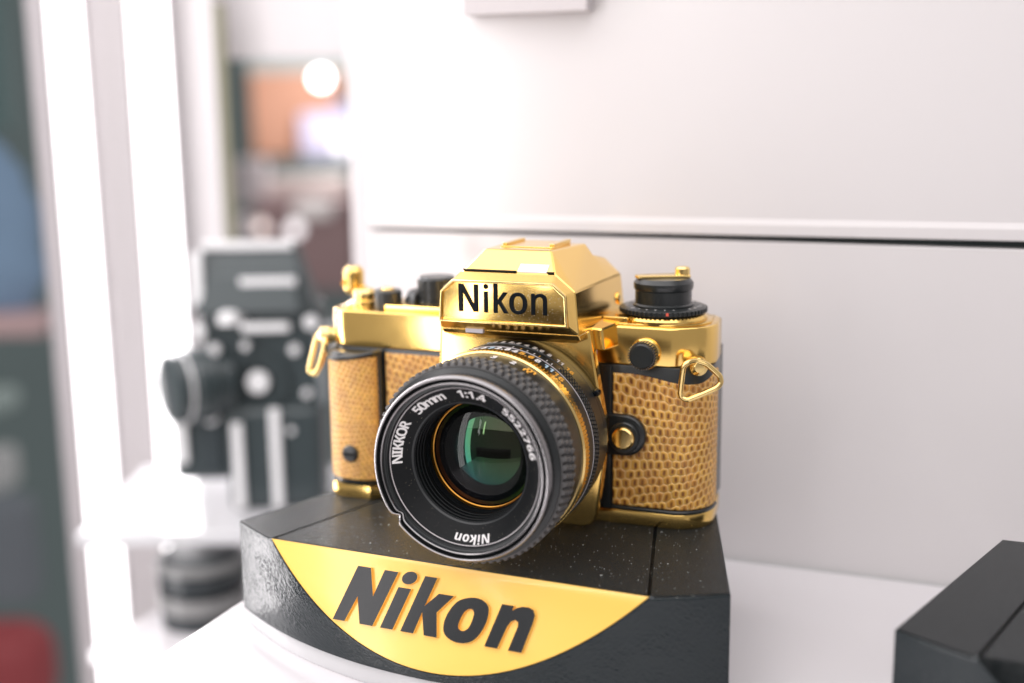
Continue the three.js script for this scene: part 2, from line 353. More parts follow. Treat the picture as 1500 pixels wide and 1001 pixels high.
// leather sheets follow the body; uv in millimetres
function leatherSheet(path, yLo, yHi, uOff, lift = 0.35) {
  const pts = path.map(([x, z]) => new THREE.Vector2(x, z)), L = [0];
  for (let i = 1; i < pts.length; i++) L.push(L[i - 1] + pts[i].distanceTo(pts[i - 1]));
  const NU = 230, NV = 240, pos = [], uv = [], idx = [];
  for (let i = 0; i <= NU; i++) {
    const s = L[L.length - 1] * i / NU; let k = 1; while (k < L.length - 1 && L[k] < s) k++;
    const t = (s - L[k - 1]) / (L[k] - L[k - 1]), q = pts[k - 1].clone().lerp(pts[k], t);
    const a = pts[Math.max(0, k - 1)], b = pts[Math.min(pts.length - 1, k)], d = b.clone().sub(a).normalize(), n = new THREE.Vector2(-d.y, d.x);
    for (let j = 0; j <= NV; j++) {
      const y = yLo(s) + (yHi(s) - yLo(s)) * j / NV, e = Math.min(i, NU - i, j, NV - j);
      const h = e === 0 ? -0.3 : lift + (e < 3 ? -0.12 * (3 - e) : 0) + 0.22 * leatherHeight(s + uOff, y);
      pos.push(q.x + n.x * h, y, q.y + n.y * h); uv.push(s + uOff, y);
    }
  }
  for (let i = 0; i < NU; i++) for (let j = 0; j < NV; j++) { const a = i * (NV + 1) + j, b = a + NV + 1; idx.push(a, b, a + 1, b, b + 1, a + 1); }
  const g = new THREE.BufferGeometry();
  g.setAttribute('position', new THREE.Float32BufferAttribute(pos, 3)); g.setAttribute('uv', new THREE.Float32BufferAttribute(uv, 2)); g.setIndex(idx); g.computeVertexNormals();
  return g;
}
{
  const arcR = [[27.4, 0]];
  for (let i = 0; i <= 12; i++) { const a = Math.PI / 2 * (1 - i / 12); arcR.push([46.5 + 12 * Math.cos(a), -12 + 12 * Math.sin(a)]); }
  arcR.push([58.5, -15]);
  const sm = (a, b, x) => { const t = Math.max(0, Math.min(1, (x - a) / (b - a))); return t * t * (3 - 2 * t); };
  M('leather_panel', leatherSheet(arcR, () => 6.4, (s) => 51.2 - 2.6 * sm(6, 26, s) + 3.4 * sm(28, 40, s), 0), MAT.leather, cam);
  M('leather_panel', leatherSheet([[-55.5, 0], [-28, 0]], () => 6.4, () => 52.4, 18), MAT.leather, cam);
  // grip column
  const grip = [[-80, -11], [-79.4, -5], [-77.6, 0.5], [-75.2, 4], [-71.8, 6.2], [-67, 7], [-62, 6.6], [-58.6, 5], [-57.2, 2.6], [-56.8, 0]];
  const gripSmooth = new THREE.CatmullRomCurve3(grip.map(([x, z]) => new THREE.Vector3(x, z, 0))).getPoints(40).map((p) => [p.x, p.y]);
  const g = M('grip', plan([...gripSmooth, [-56.8, -4], [-79, -12]].reverse(), 5.1, 52.9, 0.9, 3), MAT.blackPaint, cam);
  M('leather_cover', leatherSheet(gripSmooth.slice(2, 36), () => 7.0, (s) => 49.5 + 2.2 * sm(14, 24, s), 22, 0.3), MAT.leather, g);
  // raised trim along the top and the side of the grip
  M('grip_trim', [tube(gripSmooth.slice(2).filter((_, i) => i % 3 === 0).map(([x, z], i, a) => [x, 50.6 + 2.2 * sm(0.35, 0.8, i / a.length), z + 0.35]), 1.0, false, 60, 8),
    tube([[-57.2, 52.6, 2.4], [-56.9, 40, 2.2], [-56.9, 20, 2.2], [-57.1, 7, 2.3]], 1.0, false, 40, 8)], MAT.blackPaint, g);
  const sc = M('grip_screw', [lathe([[0.01, 2.6], [2.4, 2.4], [3.0, 1.8], [3.1, 0]], 'z', 32).translate(-66.6, 16.8, 6.4)], MAT.satin, g);
  M('slot', box(-68.8, -64.4, 16.2, 17.4, 8.6, 9.15, 0.1), MAT.matte, sc);
  // black trims beside the right leather
  M('leather_trim', [front([[24.2, 5.2], [27.2, 5.2], [27.0, 30], [27.3, 53.6], [24.2, 53.6]], 0.1, 1.1, 0.3), tube(arcR.map(([x, z]) => [x, 5.7, z + 0.3]), 0.75, false, 60, 8)], MAT.blackPaint, cam);
  M('door_edge', box(53.4, 56.8, 5.2, 57, -31.5, -20.5, 0.8), MAT.blackPaint, cam);
}
// front plate that carries the lens mount
{
  const right = [[23.9, 66.9], [25.4, 58], [27.0, 49], [28.6, 40], [29.0, 32], [28.6, 24], [27.4, 14], [26.0, 6.5], [24.6, 3.4], [21.6, 2.4]];
  const left = [[-21.6, 2.4], [-24.6, 3.4], [-26.4, 8], [-28.6, 24], [-29.0, 36], [-28.4, 52], [-27.4, 66.6]];
  const outline = [...right, ...left].reverse();
  M('front_plate', [front(outline, 9.4, 14, 0.8, null, 3), front(outline.map(([x, y]) => [x * 0.8, y < 10 ? y + 0.4 : y > 60 ? y - 0.4 : y]), -0.5, 9.8, 0.3)], MAT.gold, cam);
  M('shoulder', [chamferHull([[20, 60, 9], [20, 67.4, 9], [27.4, 60, 9], [26.6, 66.9, 9], [20, 60, -4], [20, 68.6, -4], [30, 60, -4], [29.4, 67.6, -4]], 0.5), box(23.2, 31.5, 66.8, 69.0, -9, -2.5, 0.3)], MAT.gold, cam);
  M('lens_mount', lathe([[18, 13.9], [30.0, 13.9], [30.0, 16.6], [29.3, 17.2], [18, 17.2]], 'z', 120).translate(0, 33, 0), MAT.blackMetal, cam);
  const pin = Math.PI * 28.9 / 180;
  M('index_pin', lathe([[0.01, 2.4], [0.8, 2.2], [1.15, 1.4], [1.2, 0]], 'z', 20).translate(30.9 * Math.cos(pin), 33 + 30.9 * Math.sin(pin), 15), MAT.gloss, cam);
  // lens release
  const boss = []; for (let i = 0; i <= 20; i++) { const a = -Math.PI / 2 + Math.PI * i / 20; boss.push([32.4 + 6.9 * Math.cos(a), 31 + 6.9 * Math.sin(a)]); }
  boss.push([26.5, 37.9], [26.0, 24.1]);
  const rb = M('release_housing', front(boss, 0.2, 3.0, 0.9, null, 3), MAT.blackPaint, cam);
  M('release_collar', lathe([[3.8, 2.9], [5.2, 2.9], [5.2, 3.8], [4.8, 4.2], [3.8, 4.2]], 'z', 48).translate(32.3, 30.5, 0), MAT.blackPaint, rb);
  M('release_button', lathe([[0.01, 5.5], [3.1, 5.4], [3.6, 5.1], [3.85, 4.6], [3.85, 3]], 'z', 48).translate(32.3, 30.5, 0), MAT.goldBright, rb);
  // flash terminal cap with a knurled rim
  const tc = M('terminal_cap', lathe([[0.01, 6.3], [3.6, 6.3], [4.0, 5.9], [4.0, 3.2], [4.4, 2.8], [4.4, 0]], 'z', 48).translate(38.6, 58.2, 0), MAT.blackMetal, cam);
  const teeth = []; for (let i = 0; i < 32; i++) { const a = i / 32 * Math.PI * 2; teeth.push(new THREE.BoxGeometry(0.95, 0.45, 2.7).rotateZ(a).translate(38.6 + 4.15 * Math.cos(a), 58.2 + 4.15 * Math.sin(a), 4.3)); }
  M('knurling', teeth, MAT.rimMetal, tc);
  M('terminal_ring', lathe([[4.2, 0], [5.0, 0], [5.0, 1.8], [4.6, 2.2], [4.2, 2.2]], 'z', 48).translate(38.6, 58.2, 0), MAT.gold, tc);
}
// strap lugs with their wire triangles
{
  const lr = M('strap_lug', lathe([[0.01, 4.6], [1.7, 4.4], [2.9, 3.3], [3.3, 1.6], [3.0, -0.2], [2.6, -1.4], [2.9, -4]], 'z', 40).rotateY(0.5).translate(54.6, 55.2, -1.4), MAT.goldBright, cam);
  M('strap_ring', tube([[55.2, 57.2, 2.4], [53.4, 57.0, 4.4], [52.0, 55.4, 5.0], [51.0, 47.4, 4.4], [51.6, 45.6, 4.2], [53.6, 45.0, 4.0], [61.4, 48.6, 1.2], [62.9, 50.4, 0.5], [62.4, 52.6, 0.4], [58.6, 56.0, 1.2]], 0.95, true, 90, 10), MAT.goldBright, lr);
  const ll = M('strap_lug', lathe([[0.01, 4.6], [1.7, 4.4], [2.9, 3.3], [3.3, 1.6], [3.0, -0.2], [2.6, -1.4], [2.9, -4]], 'z', 40).rotateY(-1.1).translate(-80.5, 56.3, -5.5), MAT.goldBright, cam);
  M('strap_ring', tube([[-82, 57, -4.0], [-84.6, 55.6, -3.2], [-88.2, 44.6, -3.6], [-88.4, 42.6, -3.8], [-86.4, 41.8, -3.8], [-83.2, 46.0, -2.4], [-80.6, 51.6, -1.0], [-80.4, 54.2, -1.4]], 1.1, true, 90, 10), MAT.goldBright, ll);
}
const loader = new FontLoader();
const fontB = await loader.loadAsync('fonts/droid/droid_sans_bold.typeface.json'), fontR = await loader.loadAsync('fonts/droid/droid_sans_regular.typeface.json');
// one word as flat raised lettering, stretched to fill a box of w x h (cap height) from its lower left corner
function word(text, font, w, h, depth, fat = 0) {
  const s = font.generateShapes(text, 10);
  const g = new THREE.ExtrudeGeometry(s, { depth, bevelEnabled: fat > 0, bevelThickness: depth * 0.2, bevelSize: fat, bevelSegments: 1, curveSegments: 6 });
  g.computeBoundingBox();
  const b = g.boundingBox, k = h / 7.14;
  g.translate(-b.min.x, 0, 0).scale(w ? w / (b.max.x - b.min.x) : k, k, 1);
  return g;
}
// prism housing
{
  const rim = [[23.4, 67.0, 22.4], [22.2, 80.4, 22.4], [15.7, 85.6, 22.4]], face = [[21.4, 70.2, 26.8], [20.7, 79.9, 26.8], [16.6, 83.5, 26.8]];
  const mir = (a) => a.flatMap(([x, y, z]) => [[x, y, z], [-x, y, z]]);
  const main = chamferHull(mir([[23.2, 66.4, 21.8], [22.0, 80.3, 21.8], [15.5, 85.6, 21.8], [11.2, 91.8, 13], [13.6, 91.3, -13.4], [22.0, 80.0, -13.4], [23.2, 66.4, -13.4]]), 0.45);
  const rear = chamferHull(mir([[14.2, 88.2, -12.8], [16.2, 85.2, -26.6], [21.9, 80.0, -12.8], [21.9, 79.7, -27], [23.1, 66.4, -12.8], [23.1, 66.4, -28]]), 0.45);
  const pr = M('prism_housing', [main, rear], MAT.gold, cam);
  M('front_frame', chamferHull([...mir(rim), ...mir(face)], 0.4), MAT.gold, pr);
  M('frame_core', chamferHull(mir([[21.6, 68.2, 22.6], [20.8, 79.4, 22.6], [14.9, 84.4, 22.6], [21.6, 68.2, 21], [20.8, 79.4, 21], [14.9, 84.4, 21]]), 0.1), MAT.matte, pr);
  // recessed name plate framed by a thin lip
  const np = [[20.6, 70.9], [20.1, 79.4], [16.2, 82.8], [-16.2, 82.8], [-20.1, 79.4], [-20.6, 70.9]], out = [[21.5, 70.1], [20.9, 79.9], [16.7, 83.7], [-16.7, 83.7], [-20.9, 79.9], [-21.5, 70.1]];
  M('frame_lip', front(out, 26.5, 27.8, 0.25, [...np].reverse()), MAT.goldBright, pr);
  M('name_plate', front(np, 26.5, 27.05, 0.05), MAT.gold, pr);
  const glyph = [['N', -14.7, 6.6], ['i', -6.2, 1.45], ['k', -2.9, 4.9], ['o', 2.35, 5.95], ['n', 9.6, 5.2]];
  for (const [ch, x, w] of glyph) M('letter', word(ch, fontR, w, 6.05, 0.3, 0.2).translate(x, 73.75, 27.0), MAT.gloss, pr);
  // small frosted light windows
  const v = new THREE.Vector3(0, 91.8 - 85.6, 13 - 21.8), a = Math.atan2(v.y, -v.z);
  M('meter_window', box(2.9, 12.6, -0.2, 0.16, -3.6, 0.2, 0.05).rotateX(a).translate(0, 85.9, 21.4), MAT.frosted, pr);
  M('roof_groove', [box(-15.2, 2.6, 85.75, 86.25, 21.2, 22.15, 0.08), box(12.9, 15.1, 85.75, 86.25, 21.2, 22.15, 0.08)], MAT.matte, pr);
  M('light_window', box(-14.5, -8.4, 66.0, 69.0, 20.6, 22.9, 0.2), MAT.frosted, pr);
  M('lower_lip', chamferHull(mir([[23.3, 66.9, 22.2], [23.3, 65.2, 20.5], [20.5, 63.2, 16], [20.5, 63.2, 8], [23.3, 66.9, 8]]), 0.25), MAT.gold, pr);
  // accessory shoe on the roof
  M('accessory_shoe', [box(-9, 9, 91.4, 92.0, -12, 6, 0.2), box(-9, -7.2, 91.9, 92.8, -12, 4, 0.2), box(7.2, 9, 91.9, 92.8, -12, 4, 0.2)], MAT.gold, pr);
  M('eyepiece_screw', lathe([[0.01, 1.2], [1.8, 1.1], [2.2, 0.6], [2.2, 0]], 'y', 24).rotateZ(-Math.PI / 2).translate(22.4, 72, -22), MAT.goldBright, pr);
}
// rewind knob with its film-speed dial
{
  const cx = 39.8, cz = -16;
  const boss = M('dial_base', lathe([[0.01, 66.5], [14.6, 66.5], [14.6, 68.0], [13.8, 68.9], [0.01, 68.9]], 'y').translate(cx, 0, cz), MAT.gold, cam);
  const dial = M('speed_dial', lathe([[0.01, 68.7], [12.8, 68.7], [13.2, 69.4], [13.6, 69.6], [14.1, 69.8], [14.1, 71.1], [13.4, 71.5], [9.0, 71.6]], 'y').translate(cx, 0, cz), MAT.blackMetal, cam);
  const kn = [], mk = [];
  for (let i = 0; i < 54; i++) { const a = i / 54 * Math.PI * 2; kn.push(new RoundedBoxGeometry(0.7, 1.5, 0.9, 1, 0.2).rotateY(-a).translate(cx + 14.15 * Math.cos(a), 70.4, cz + 14.15 * Math.sin(a))); }
  M('knurling', kn, MAT.blackPaint, dial);
  for (let i = 0; i < 26; i++) { const a = i / 26 * Math.PI * 2 + 0.07; if (i % 7 === 3) continue; mk.push(new THREE.BoxGeometry(i % 3 ? 0.9 : 1.5, 0.06, 0.28).rotateY(-a).translate(cx + 12.2 * Math.cos(a), 71.62, cz + 12.2 * Math.sin(a))); }
  M('dial_marks', mk, MAT.white, dial);
  M('index_mark', new THREE.BoxGeometry(0.9, 0.9, 0.3).translate(cx + 4.9, 70.6, cz + 13.6), MAT.redInk, dial);
  const k = M('rewind_knob', lathe([[0.01, 71.4], [9.9, 71.4], [10.0, 72.0], [9.3, 72.5], [9.3, 76.6], [9.6, 77.0], [9.8, 77.4], [9.8, 79.2], [8.6, 80.6], [0.01, 80.9]], 'y').translate(cx, 0, cz), MAT.blackPaint, cam);
  M('rewind_crank', [plan([[-9.0, -2.6], [8.2, -3.4], [9.0, 0], [8.2, 3.4], [-9.0, 2.6], [-9.6, 0]].reverse(), 80.7, 81.6, 0.2).rotateY(0.5).translate(cx, 0, cz), lathe([[0.01, 84.6], [1.9, 84.4], [2.5, 83.8], [2.5, 81.2]], 'y', 32).translate(cx + 5.5, -0.4, cz - 3.2)], MAT.goldBright, k);
}
// left-hand controls
{
  const plate = M('control_plate', plan([[-57.5, -4.5], [-30, -4.5], [-30, -27], [-54, -27], [-58.5, -20]].reverse(), 66.4, 68.6, 0.5), MAT.gold, cam);
  M('shutter_dial', [lathe([[0.01, 68.4], [7.4, 68.4], [7.4, 69.4], [6.6, 69.8], [6.6, 77.0], [6.0, 77.8], [0.01, 77.9]], 'y').translate(-42.5, 0, -16)], MAT.blackPaint, cam);
  const kn = []; for (let i = 0; i < 44; i++) { const a = i / 44 * Math.PI * 2; kn.push(new THREE.BoxGeometry(0.5, 6.4, 0.5).rotateY(-a).translate(-42.5 + 6.65 * Math.cos(a), 73.4, -16 + 6.65 * Math.sin(a))); }
  M('dial_knurling', kn, MAT.satin, cam);
  M('mode_lever', [chamferHull([[-54, 66.5, -10], [-48, 66.5, -7], [-48, 72, -10], [-52, 73, -12], [-48, 66.5, -20], [-54, 66.5, -20], [-48, 72, -18], [-52, 73, -18]], 0.5)], MAT.satin, cam);
  const rel = M('shutter_collar', lathe([[2.6, 66.5], [5.0, 66.5], [5.0, 72.2], [4.4, 72.9], [2.6, 72.9]], 'y', 48).translate(-59.5, 0, -11), MAT.satin, cam);
  M('shutter_button', lathe([[0.01, 73.4], [2.2, 73.6], [2.5, 73.2], [2.5, 67]], 'y', 40).translate(-59.5, 0, -11), MAT.goldBright, rel);
  const lev = M('advance_pivot', lathe([[0.01, 72.6], [3.0, 72.4], [4.2, 71.2], [4.4, 69.6], [4.2, 68.6], [4.8, 68.2], [4.8, 66.5]], 'y', 48).translate(-70.4, 0, -14), MAT.goldBright, cam);
  M('advance_lever', [tube([[-70.4, 69.6, -20], [-75, 70, -24], [-80, 71.5, -25], [-84, 73, -22]], 1.5, false, 40, 10), lathe([[0.01, 5.5], [2.6, 5.2], [3.9, 3.4], [3.9, -3.4], [2.6, -5.2], [0.01, -5.5]], 'y', 32).translate(-81.0, 73.6, -25)], MAT.gold, lev);
}

// ---------------------------------------------------------------- lens (part of the camera)
{
  const C0 = 33, put = (g) => g.translate(0, C0, 0);
  const lens = M('lens_barrel', put(lathe([[26, 16.9], [29.6, 16.9], [30.3, 17.6], [30.3, 21.0], [30.6, 21.3], [30.6, 24.2], [29.6, 24.5], [29.6, 38], [29.9, 38.3], [29.9, 46.0], [29.2, 46.2], [29.2, 56], [29.4, 56.2], [29.4, 57.0], [27.6, 57.6], [27.3, 58.6], [26.6, 58.9], [26.6, 60], [24.4, 60]], 'z', 160)), MAT.blackMetal, cam);
  // aperture ring with its wave-cut grip
  const apG = [put(lathe([[29, 24.6], [30.45, 24.6], [30.45, 34.2], [29, 34.2]], 'z', 160))];
  const ap = M('aperture_ring', apG, MAT.blackMetal, lens);
  const wave = [];
  for (let i = 0; i < 150; i++) {
    const a = (i / 150) * Math.PI * 2, d = a * 180 / Math.PI;
    if (d > 51 && d < 130) continue;
    for (let r = 0; r < 3; r++) { const aa = a + r * 0.014; wave.push(new RoundedBoxGeometry(0.7, 0.72, 1.35, 1, 0.25).rotateX(0.5).rotateZ(aa).translate(30.55 * Math.cos(aa), C0 + 30.55 * Math.sin(aa), 25.4 + r * 1.5)); }
  }
  M('wave_grip', wave, MAT.blackMetal, ap);
  M('scale_line', put(lathe([[30.4, 29.2], [30.62, 29.2], [30.62, 29.45], [30.4, 29.45]], 'z', 160)), MAT.aluminium, ap);
  // numerals sit on the barrel: char shapes laid on the cylinder at an angle (degrees) and depth
  const onBarrel = (text, deg, z, h, r) => { const g = word(text, fontB, 0, h, 0.12); g.computeBoundingBox(); g.translate(-(g.boundingBox.max.x) / 2, -h / 2, 0); return g.rotateX(-Math.PI / 2).rotateZ((deg - 90) * Math.PI / 180).translate(r * Math.cos(deg * Math.PI / 180), C0 + r * Math.sin(deg * Math.PI / 180), z); };
  const big = [['16', 48.6, MAT.orangeInk], ['11', 56.4, MAT.blueInk], ['8', 63.8, MAT.white], ['5.6', 71.2, MAT.orangeInk], ['4', 78.6, MAT.white], ['2.8', 86, MAT.white], ['2', 93.4, MAT.blueInk], ['1.4', 100.8, MAT.white]];
  for (const [t, d, m] of big) M('numeral', onBarrel(t, d, 32.3, 1.9, 30.47), m, ap);
  for (const [t, d, m] of big) M('numeral', onBarrel(t, d - 0.6, 22.9, 1.5, 30.62), t === '16' ? MAT.orangeInk : MAT.white, ap);
  for (const d of [52.6, 57.5, 61, 66, 69.5, 74, 78, 83]) M('scale_mark', new THREE.BoxGeometry(0.28, 0.12, 1.2).rotateZ((d - 90) * Math.PI / 180).translate(30.5 * Math.cos(d * Math.PI / 180), C0 + 30.5 * Math.sin(d * Math.PI / 180), 27.6), d % 3 ? MAT.white : MAT.orangeInk, ap);
  // gold ring: smooth lip in front, cut teeth behind
  const gr = M('gold_ring', put(lathe([[29, 34.3], [30.5, 34.3], [30.5, 37.2], [30.75, 37.4], [30.75, 38.0], [30.2, 38.5], [29, 38.5]], 'z', 160)), MAT.goldBright, lens);
  const teeth = [];
  for (let i = 0; i < 150; i++) { const a = i / 150 * Math.PI * 2; teeth.push(new THREE.BoxGeometry(0.75, 0.66, 2.6).rotateZ(a).translate(30.45 * Math.cos(a), C0 + 30.45 * Math.sin(a), 35.75)); }
  M('ring_teeth', teeth, MAT.goldBright, gr);
  M('distance_mark', onBarrel('m', 60.4, 41.0, 2.0, 29.92), MAT.orangeInk, lens);
  M('distance_mark', onBarrel('ft', 62.6, 43.0, 1.6, 29.92), MAT.orangeInk, lens);
  M('distance_mark', onBarrel('2', 72, 42.0, 1.8, 29.92), MAT.white, lens);
  M('distance_mark', onBarrel('3', 84, 42.0, 1.8, 29.92), MAT.white, lens);
  // rubber focus grip: three staggered rows of blocks
  const fr = M('focus_ring', put(lathe([[28.8, 46.2], [29.9, 46.2], [29.3, 46.5], [29.3, 55.8], [29.9, 56.1], [28.8, 56.1]], 'z', 160)), MAT.rubber, lens);
  const blocks = [], blk = chamferHull([[-0.8, -1.0, -1.5], [-0.8, 1.0, -1.5], [-0.8, -1.0, 1.5], [-0.8, 1.0, 1.5], [0.75, -0.55, -1.0], [0.75, 0.55, -1.0], [0.75, -0.55, 1.0], [0.75, 0.55, 1.0]], 0.12);
  for (let r = 0; r < 3; r++) for (let i = 0; i < 76; i++) { const a = (i + r * 0.36) / 76 * Math.PI * 2; blocks.push(blk.clone().rotateZ(a).translate(30.0 * Math.cos(a), C0 + 30.0 * Math.sin(a), 48.0 + r * 3.2)); }
  M('grip_blocks', blocks, MAT.rubber, fr);
  // protective filter ring, dented on its lower left rim
  const dent = Math.PI * (180 + 39) / 180;
  const dented = (profile) => {
    const rim = lathe(profile, 'z', 240, 0.7), pp = rim.attributes.position;
    for (let i = 0; i < pp.count; i++) {
      const x = pp.getX(i), y = pp.getY(i), z = pp.getZ(i), a = Math.atan2(y, x); let d = a - dent; d = Math.atan2(Math.sin(d), Math.cos(d));
      const r = Math.hypot(x, y), w = Math.exp(-((d / 0.05) ** 2)) * Math.max(0, (z - 58.5) / 3.5), k = 1 - (r > 26 ? 1.7 : 0.9) * w / r;
      pp.setXYZ(i, x * k, y * k, z - 0.7 * w);
    }
    rim.computeVertexNormals();
    return put(toCreasedNormals(rim, 0.7));
  };
  const fil = M('filter_ring', dented([[26.2, 57.4], [27.7, 57.4], [28.0, 57.8], [28.0, 61.4], [27.75, 61.9], [27.35, 62.1], [27.05, 61.9], [26.95, 61.5]]), MAT.rimMetal, lens);
  M('filter_thread', dented([[26.95, 61.5], [26.7, 60.9], [26.45, 61.2], [26.3, 60.8], [26.1, 61.1], [26.0, 60.7]]), MAT.matte, fil);
  M('inner_lip', dented([[26.0, 60.7], [25.95, 61.5], [25.7, 61.7], [25.4, 61.5], [25.3, 61.1]]), MAT.rimMetal, fil);
  M('inner_step', dented([[25.3, 61.1], [25.15, 60.4], [24.9, 60.3], [24.8, 59.8], [24.6, 59.6]]), MAT.satin, fil);
  // name ring: shallow black cone with a white engraved line
  const nz = (r) => 54.6 + (r - 18.4) * 0.82;   // height of the cone at radius r
  const name = M('name_ring', put(lathe([[24.7, 59.9], [24.3, nz(24.3)], [18.4, nz(18.4)], [18.0, 54.2], [17.95, 52.8], [17.7, 52.6], [17.7, 51.2], [17.5, 51.0], [17.5, 49.6], [17.3, 49.4], [17.3, 46], [17.4, 43.8]], 'z', 200)), MAT.matte, lens);
  M('inner_rim', put(lathe([[18.75, nz(18.75) + 0.03], [18.35, nz(18.35) + 0.02], [17.95, 54.0]], 'z', 200)), MAT.satin, name);
  M('engraved_line', put(lathe([[23.95, nz(23.95) + 0.05], [23.75, nz(23.75) + 0.05]], 'z', 200)), MAT.aluminium, name);
  const slope = Math.atan(0.82);
  const ringWord = (text, d0, d1, h, r0) => {   // from angle d0 clockwise to d1, tops pointing outwards
    const out = [], k = h / 7.14, adv = [...text].map((c) => fontB.data.glyphs[c].ha / fontB.data.resolution * 10 * k), tot = adv.reduce((a, b) => a + b, 0) - adv[adv.length - 1] * 0.1;
    let s = 0;
    [...text].forEach((c, i) => {
      const mid = (s + adv[i] / 2) / tot, deg = d0 + (d1 - d0) * mid, a = deg * Math.PI / 180; s += adv[i];
      const g = new THREE.ExtrudeGeometry(fontB.generateShapes(c, 10), { depth: 0.06, bevelEnabled: false, curveSegments: 5 });
      g.scale(k, k, 1).translate(-adv[i] / 2, 0, 0).rotateX(slope * 0.98).translate(0, r0, nz(r0) + 0.08).rotateZ(a - Math.PI / 2);
      out.push(g);
    });
    return put(mergeGeometries(out));
  };
  for (const w of [['NIKKOR', 183.5, 148, 2.3, 20.9], ['50mm', 136.5, 108, 2.35, 20.5], ['1:1.4', 95.5, 72.5, 2.35, 20.5], ['5522766', 56.5, 10.5, 2.35, 20.4], ['Nikon', -69.5, -99.5, 2.1, 21.2]]) M('ring_lettering', ringWord(...w), MAT.white, name);
  // optics: coated front element over a dark inner barrel
  const dome = []; for (let i = 0; i <= 18; i++) { const r = 17.35 * i / 18; dome.push([Math.max(r, 0.01), 52.6 - (34 - Math.sqrt(34 * 34 - r * r))]); }
  const glass = std({ color: lin(0.97, 0.98, 0.99), roughness: 0.0, transmission: 1, thickness: 0, ior: 1.6, specularIntensity: 0.22 });
  const element2 = std({ color: lin(0.004, 0.004, 0.004), roughness: 0.03, specularIntensity: 0.35, iridescence: 1, iridescenceIOR: 1.38, iridescenceThicknessRange: [100, 505] });
  M('front_element', put(lathe(dome, 'z', 96, 1.0)), glass, lens);
  M('inner_barrel', put(lathe([[17.35, 47.6], [17.1, 47], [17.1, 43.6], [16.4, 43.4], [15.6, 36], [15.6, 30], [0.01, 29]], 'z', 96)), MAT.matte, lens);
  const d2 = []; for (let i = 0; i <= 14; i++) { const r = 16.6 * i / 14; d2.push([Math.max(r, 0.01), 48.4 - (30 - Math.sqrt(30 * 30 - r * r))]); }
  M('rear_element', put(lathe(d2, 'z', 96, 1.0)), element2, lens);
  M('retaining_ring', put(lathe([[16.5, 43.8], [16.8, 44.0], [17.05, 45.2]], 'z', 96)), std({ color: lin(0.6, 0.28, 0.05), metalness: 1, roughness: 0.35 }), lens);
}

// ---------------------------------------------------------------- left of the case: light strips, posts, opening
const LED_D = 830;
function upright(name, px0, px1, d, y0, y1, depth, mat, label, category, group, kind) {   // vertical board seen between two pixel columns at mid height
  const a = at(px0, 500, d), b = at(px1, 500, d), w = a.distanceTo(b), c = a.clone().add(b).multiplyScalar(0.5);
  const g = thing(name, [c.x, y0, c.z], Math.atan2(-(b.z - a.z), b.x - a.x));
  M('board', box(-w / 2, w / 2, 0, y1 - y0, -depth, 0, Math.min(1, w / 4)), mat, g);
  tag(g, label, category, group, kind);
  return { g, w, c };
}
const aim = [-10, 30, 0];
for (const [px0, px1, label] of [[107, 152, 'narrower glowing white light strip beside the pale corner post'], [220, 272, 'wider glowing white light strip beside the dark camera']]) {
  const a = at(px0, 500, LED_D), b = at(px1, 500, LED_D), w = a.distanceTo(b), c = a.clone().add(b).multiplyScalar(0.5), turn = Math.atan2(-(b.z - a.z), b.x - a.x);
  const g = thing('light_strip', [c.x, -420, c.z], turn);
  M('housing', box(-w / 2 - 1, w / 2 + 1, 0, 860, -14, -3, 1), MAT.aluminium, g);
  M('diffuser', box(-w / 2, w / 2, 4, 856, -2.9, 0, 1), MAT.led, g);
  tag(g, label, 'light strip', 'vertical light strips');
  const nrm = [Math.sin(turn), 0, Math.cos(turn)];
  const l = areaLight([c.x + nrm[0] * 2, 10, c.z + nrm[2] * 2], [c.x + nrm[0] * 100, 10, c.z + nrm[2] * 100], w, 850, LAMP.strip, lin(1, 0.96, 0.975));
  l.name = 'light_strip_glow';
}
upright('corner_post', 76, 105, 838, -430, 440, 20, MAT.aluminium, 'pale aluminium corner post beside the narrower light strip', 'post');
upright('side_board', 154, 218, 838, -430, 440, 8, MAT.lacquer, 'pale panel between the two light strips', 'panel');
upright('side_board', 274, 338, 850, -430, 440, 8, MAT.whiteBoard, 'white panel beside the opening to the shop', 'panel');
upright('olive_edge', 338.5, 352, 852, -40, 205, 10, std({ color: lin(0.30, 0.29, 0.20), roughness: 0.4 }), 'olive green edge strip of the opening', 'edge strip');
upright('door_jamb', 522, 552, 690, -190, 330, 14, MAT.whiteBoard, 'white jamb beside the back wall', 'jamb');
{
  const a = at(270, 86, 850), b = at(560, 86, 850), w = a.distanceTo(b), c = a.clone().add(b).multiplyScalar(0.5);
  const g = thing('case_header', [c.x, c.y, c.z], Math.atan2(-(b.z - a.z), b.x - a.x));
  M('board', box(-w / 2, w / 2, 0, 240, -14, 4, 1), MAT.whiteBoard, g);
  tag(g, 'white header board above the opening to the shop', 'board');
}
